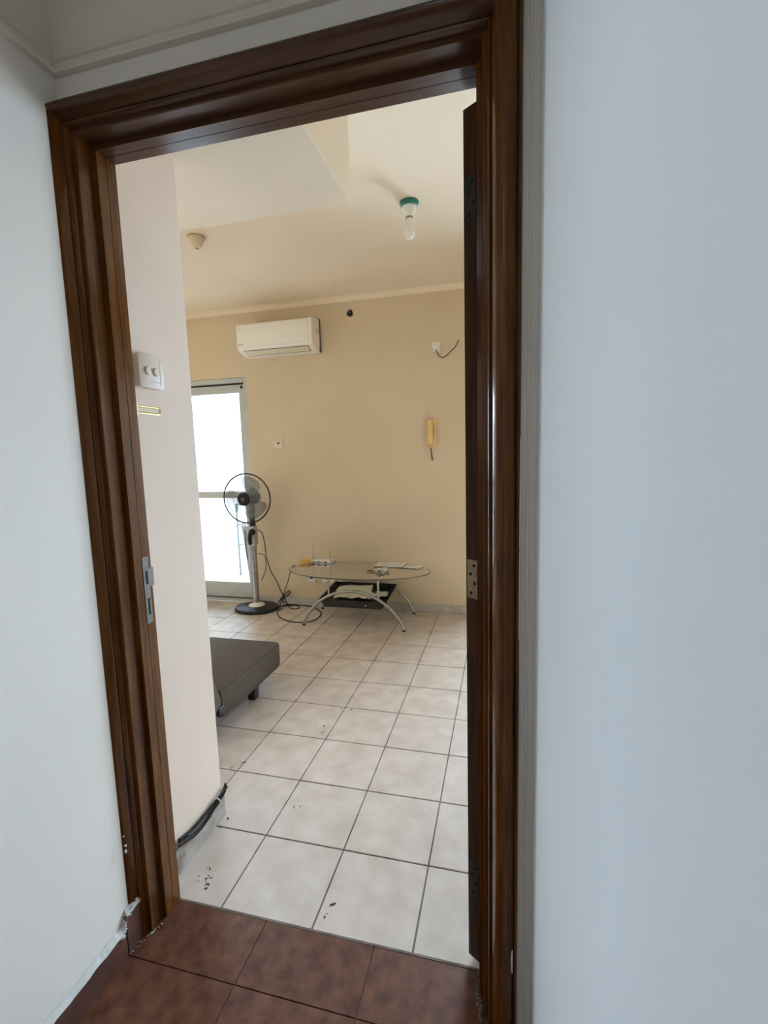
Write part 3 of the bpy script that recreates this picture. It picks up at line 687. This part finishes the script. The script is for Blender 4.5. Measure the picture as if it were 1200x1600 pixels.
for k in range(n):
    q = (k+1) % n
    bm.faces.new((lo[k], lo[q], hi[q], hi[k])); bm.faces.new((lo2[k], hi2[k], hi2[q], lo2[q])); bm.faces.new((hi[k], hi[q], hi2[q], hi2[k])); bm.faces.new((lo[k], lo2[k], lo2[q], lo[q]))
link('glass_edge', bm, GEDGE, top, True)
for yy in (2.350, 2.770):
    Rr_, cz = .449, -.159; a1 = math.asin(.42/Rr_)
    pts = [(tcx-.003+Rr_*math.sin(a), yy, cz+Rr_*math.cos(a)+.012) for a in [-a1+2*a1*k/28 for k in range(29)]]
    bm = bmesh.new(); tube(bm, pts, .0115, 14); lg = link('arched_leg', bm, STEEL, tb, True)
    for p in (pts[0], pts[-1]):
        bm = bmesh.new(); lathe(bm, [(.011, 0), (.0135, .003), (.013, .010), (.0115, .016)], 16, T(p[0], p[1], 0)); link('foot', bm, BLACKP, lg, True)
for (px_, py_) in ((-.520, 2.350), (-.108, 2.350), (-.530, 2.770), (-.135, 2.770)):
    dx = px_-(tcx-.003); z0 = -.159+math.sqrt(.449**2-dx*dx)+.015
    bm = bmesh.new(); tube(bm, [(px_, py_, z0), (px_, py_, GZ-.012)], .0085, 12); p_ = link('post', bm, STEEL, tb, True)
    bm = bmesh.new(); lathe(bm, [(.014, GZ-.014), (.014, GZ-.0085)], 20, T(px_, py_, 0)); link('glass_pad', bm, BLACKP, p_, True)
# slung shelf rack between the arches
bm = bmesh.new()
prism(bm, [(-.575, 2.365, .196), (-.075, 2.365, .196), (-.075, 2.755, .236), (-.575, 2.755, .236)], (0, 0, -.012)); sh = link('shelf', bm, BLACKM, tb)
bm = bmesh.new(); prism(bm, [(-.600, 2.356, .222), (-.052, 2.356, .222), (-.085, 2.356, .166), (-.567, 2.356, .166)], (0, .012, 0)); link('front_rail', bm, BLACKM, sh)
bm = bmesh.new(); prism(bm, [(-.600, 2.748, .262), (-.052, 2.748, .262), (-.085, 2.748, .206), (-.567, 2.748, .206)], (0, .012, 0)); link('back_rail', bm, BLACKM, sh)
for xa, xb in ((-.052, -.085), (-.600, -.567)):
    bm = bmesh.new(); prism(bm, [(xb, 2.36, .178), (xb, 2.755, .215), (xa, 2.755, .268), (xa, 2.36, .230)], (.010 if xa > xb else -.010, 0, 0)); link('side_rail', bm, BLACKM, sh)
bm = bmesh.new(); lathe(bm, [(.006, 0), (.006, .003), (0, .004)], 12, T(-.215, 2.355, .190) @ RX(90)); link('bolt', bm, CHROME, sh, True)
# crumpled papers on the shelf
def sheet(bm, cx, cy_, z, w_, h_, rz, seed, amp=.006, nx=6, ny=6, tilt=0):
    rnd = random.Random(seed); g = []
    M = T(cx, cy_, z) @ RZ(rz) @ RX(tilt)
    for i in range(nx+1):
        row = []
        for j in range(ny+1):
            row.append(bm.verts.new(M @ Vector(((i/nx-.5)*w_, (j/ny-.5)*h_, rnd.uniform(0, amp)))))
        g.append(row)
    for i in range(nx):
        for j in range(ny): bm.faces.new((g[i][j], g[i+1][j], g[i+1][j+1], g[i][j+1]))
for (cx, cy_, z, w_, h_, rz, sd, am, ti, lb) in ((-.375, 2.555, .232, .30, .27, 10, 3, .022, 5.7, 'crumpled cream paper heap on the shelf under the table glass'),
                                             (-.230, 2.425, .247, .15, .12, -18, 5, .016, 5.7, 'smaller pale paper folded over the front of the table shelf'),
                                             (-.135, 2.56, .226, .10, .10, 8, 8, .006, 5.7, 'flat pale leaflet at the back of the table shelf')):
    bm = bmesh.new(); sheet(bm, cx, cy_, z, w_, h_, rz, sd, am, tilt=ti); o = tag(link('paper', bm, CARD), lb, 'paper', 'papers on the table shelf')
    md = o.modifiers.new('thickness', 'SOLIDIFY'); md.thickness = .0015; md.offset = 1
bm = bmesh.new(); prism(bm, [(-.200, 2.66, .228), (-.115, 2.66, .228), (-.115, 2.73, .234), (-.200, 2.73, .234)], (0, 0, .03)); tag(link('black_box', bm, BLACKP), 'small black box among the papers on the table shelf', 'box')

# router
rt = thing('router', 'white router with two thin aerials standing on the table glass', 'router', (-.71, 2.742, GZ), rz=R(-9))
MR = T(-.712, 2.728, GZ) @ RZ(-6)
bm = bmesh.new(); box(bm, -.092, .092, -.040, .072, .0008, .027, bev=.005, M=MR); link('case', bm, WHITEP, rt, True)
for a in ((-.084, -.058, .008, .020), (-.040, -.002, .010, .018), (.008, .016, .010, .018), (.030, .062, .009, .019)):
    bm = bmesh.new(); box(bm, a[0], a[1], -.0412, -.039, a[2], a[3], M=MR); link('port', bm, BLACKP, rt)
for xx, ln in ((-.080, .165), (.086, .160)):
    bm = bmesh.new(); tube(bm, [MR @ Vector((xx, -.030, .014)), MR @ Vector((xx, -.032, .05)), MR @ Vector((xx+.008, -.034, ln))], [.0045, .004, .0028], 8); link('aerial', bm, GREYP, rt, True)
# yellow cable coil
bm = bmesh.new(); pts = []
for i in range(96):
    a = i/96*2*math.pi*4; k = (i//24); rr_ = .046+.004*(k % 2)+.003*math.sin(i*.7)
    pts.append((-.865+rr_*1.12*math.cos(a), 2.705+rr_*1.2*math.sin(a), GZ+.0045+.0062*i/24+.004*math.sin(a*1.5)*(k > 0)))
pts.append((-.800, 2.690, GZ+.022)); pts.append((-.776, 2.682, GZ+.013))
tube(bm, catmull(pts, 2), .0031, 6); tag(link('cable_coil', bm, CABLEY, None, True), 'coil of yellow network cable on the left end of the glass table', 'cable')
cable('thin_wire', [(-.785, 2.70, GZ+.034), (-.82, 2.735, GZ+.060), (-.88, 2.73, GZ+.088), (-.93, 2.735, GZ+.072), (-.948, 2.735, GZ+.038), (-.945, 2.72, GZ+.014), (-.94, 2.70, GZ+.0025)], .0011, CABLEW, 'thin pale wire arching up over the yellow cable coil', 'wire')
# papers on the glass
for (cx, cy_, w_, h_, rz, sd, lb) in ((-.095, 2.722, .255, .185, -3, 21, 'large printed white sheet lying on the glass at the right'),
                                   (.110, 2.662, .150, .105, -12, 22, 'smaller printed white slip at the right end of the glass')):
    t = thing('printed_sheet', lb, 'paper', (cx, cy_, GZ), 'printed papers on the glass')
    bm = bmesh.new(); sheet(bm, cx, cy_, GZ+.0015, w_, h_, rz, sd, .006); o = link('sheet', bm, PAPER, t)
    md = o.modifiers.new('thickness', 'SOLIDIFY'); md.thickness = .0008; md.offset = 1
    bm = bmesh.new(); M = T(cx, cy_, GZ+.0082) @ RZ(rz)
    for i in range(int(h_/.022)):
        for j in range(int(w_/.045)):
            if random.random() < .85: box(bm, -w_/2+.012+j*.045, -w_/2+.012+j*.045+random.uniform(.018, .036), -h_/2+.012+i*.022, -h_/2+.0165+i*.022, 0, .0004, M=M)
    link('print', bm, INK, t)['kind'] = 'stuff'
tr = thing('tape_roll', 'small roll of yellow tape lying on the front of the glass', 'tape', (-.195, 2.47, GZ))
bm = bmesh.new(); lathe(bm, [(.024, 0), (.034, 0), (.034, .009), (.024, .009), (.024, 0)], 28, T(-.200, 2.470, GZ+.0006)); link('tape', bm, TAPE, tr, True)
bm = bmesh.new(); lathe(bm, [(.021, 0), (.0245, 0), (.0245, .0095), (.021, .0095), (.021, 0)], 28, T(-.200, 2.470, GZ+.0006)); link('core', bm, OLDBR, tr, True)
bm = bmesh.new(); sheet(bm, -.108, 2.480, GZ+.0015, .105, .085, 25, 31, .034, 8, 8); o = tag(link('plastic_wrapper', bm, FILM, None, True), 'crumpled clear plastic wrapper beside the tape roll', 'wrapper')
bm = bmesh.new(); box(bm, -.640, -.618, 2.259, 2.281, GZ-.018, GZ-.0085, bev=.002); link('glass_pad', bm, BLACKP, tb)

# ------------------------------------------------------------------ sofa bed
sf = thing('sofa_bed', 'low charcoal fabric sofa bed on black feet behind the column', 'sofa', (-1.3, 1.1, 0))
bm = bmesh.new(); box(bm, -2.35, -.488, .800, 1.432, .098, .252, bev=.026); link('seat', bm, FABRIC, sf, True)
bm = bmesh.new()
pts = [(-.4875, .815, .170), (-.4875, 1.405, .170)]
tube(bm, [(-.489, .83, .112), (-.489, 1.40, .112)], .0035, 6); tube(bm, [(-.489, .83, .236), (-.489, 1.40, .236)], .0035, 6); link('piping', bm, FABRIC2, sf, True)
MB = T(0, .828, .185) @ RX(21)
bm = bmesh.new(); box(bm, -2.35, -.492, -.150, -.006, -.015, .520, bev=.030, M=MB); link('backrest', bm, FABRIC, sf, True)
bm = bmesh.new(); box(bm, -.540, -.512, .735, .850, .120, .150, bev=.003); box(bm, -.504, -.488, .770, .812, .135, .175, bev=.003); link('hinge_bracket', bm, BLACKM, sf)
for (x, y) in ((-.553, 1.19), (-.553, .70), (-2.27, 1.19), (-2.27, .70), (-1.4, 1.19)):
    bm = bmesh.new(); box(bm, x-.026, x+.026, y-.026, y+.026, .0005, .104 if y > 1 else .130, bev=.003)
    for v in bm.verts:
        if v.co.z < .05: v.co.x = x+(v.co.x-x)*.85; v.co.y = y+(v.co.y-y)*.85
    link('leg', bm, WOODC, sf)

# ------------------------------------------------------------------ cable bundle round the column foot
cb = thing('skirting_cables', 'black cables tied together along the column skirting', 'cable', (-.2, .2, .09))
bm = bmesh.new(); tube(bm, catmull([(-.205, .378, .100), (-.203, .366, .112), (-.196, .350, .112), (-.193, .325, .106), (-.194, .300, .104), (-.195, .262, .103), (-.196, .215, .104), (-.196, .170, .106), (-.197, .130, .112), (-.199, .095, .120)], 5), .0060, 10); link('cable', bm, CABLE, cb, True)
bm = bmesh.new(); tube(bm, catmull([(-.212, .378, .106), (-.203, .370, .120), (-.188, .345, .112), (-.188, .300, .099), (-.188, .262, .092), (-.190, .215, .080), (-.192, .165, .080), (-.194, .125, .092), (-.196, .085, .106)], 5), .0036, 8); link('cable', bm, CABLE, cb, True)
bm = bmesh.new(); tube(bm, catmull([(-.206, .368, .108), (-.190, .335, .118), (-.189, .300, .111), (-.190, .262, .100), (-.191, .215, .090), (-.193, .165, .090), (-.196, .110, .110), (-.199, .090, .116)], 5), .0030, 8); link('cable', bm, CABLE, cb, True)
bm = bmesh.new(); tube(bm, [(-.1895+.0125*math.cos(a), .296, .105+.0125*math.sin(a)) for a in [2*math.pi*k/12 for k in range(12)]], .0022, 6, True); link('cable_tie', bm, WHITEP, cb, True)

# dirt specks on the tiles and at the foot of the column
pts = [(-.095, .07), (-.11, .085), (-.10, .10), (-.125, .13), (-.085, .06), (-.13, .09), (.33, .10), (.32, .06), (-.19, .30), (-.185, .34), (.05, .45), (-.30, .65), (-.34, .62), (-.31, .60), (-.03, .95), (-.05, 1.0), (.04, 1.18), (.0, 1.19), (-.02, 1.185)]
bm = bmesh.new()
for (x, y) in pts:
    for _ in range(3):
        rs = bmesh.ops.create_icosphere(bm, subdivisions=1, radius=random.uniform(.0012, .0032))
        dx, dy = random.gauss(0, .006), random.gauss(0, .006)
        for v in rs['verts']: v.co = Vector((v.co.x*random.uniform(1, 2)+x+dx, v.co.y*random.uniform(1, 2)+y+dy, v.co.z*.3+.0004))
o = tag(link('dirt_specks', bm, DIRT), 'dark dirt specks scattered on the pale tiles', 'dirt'); o['kind'] = 'stuff'
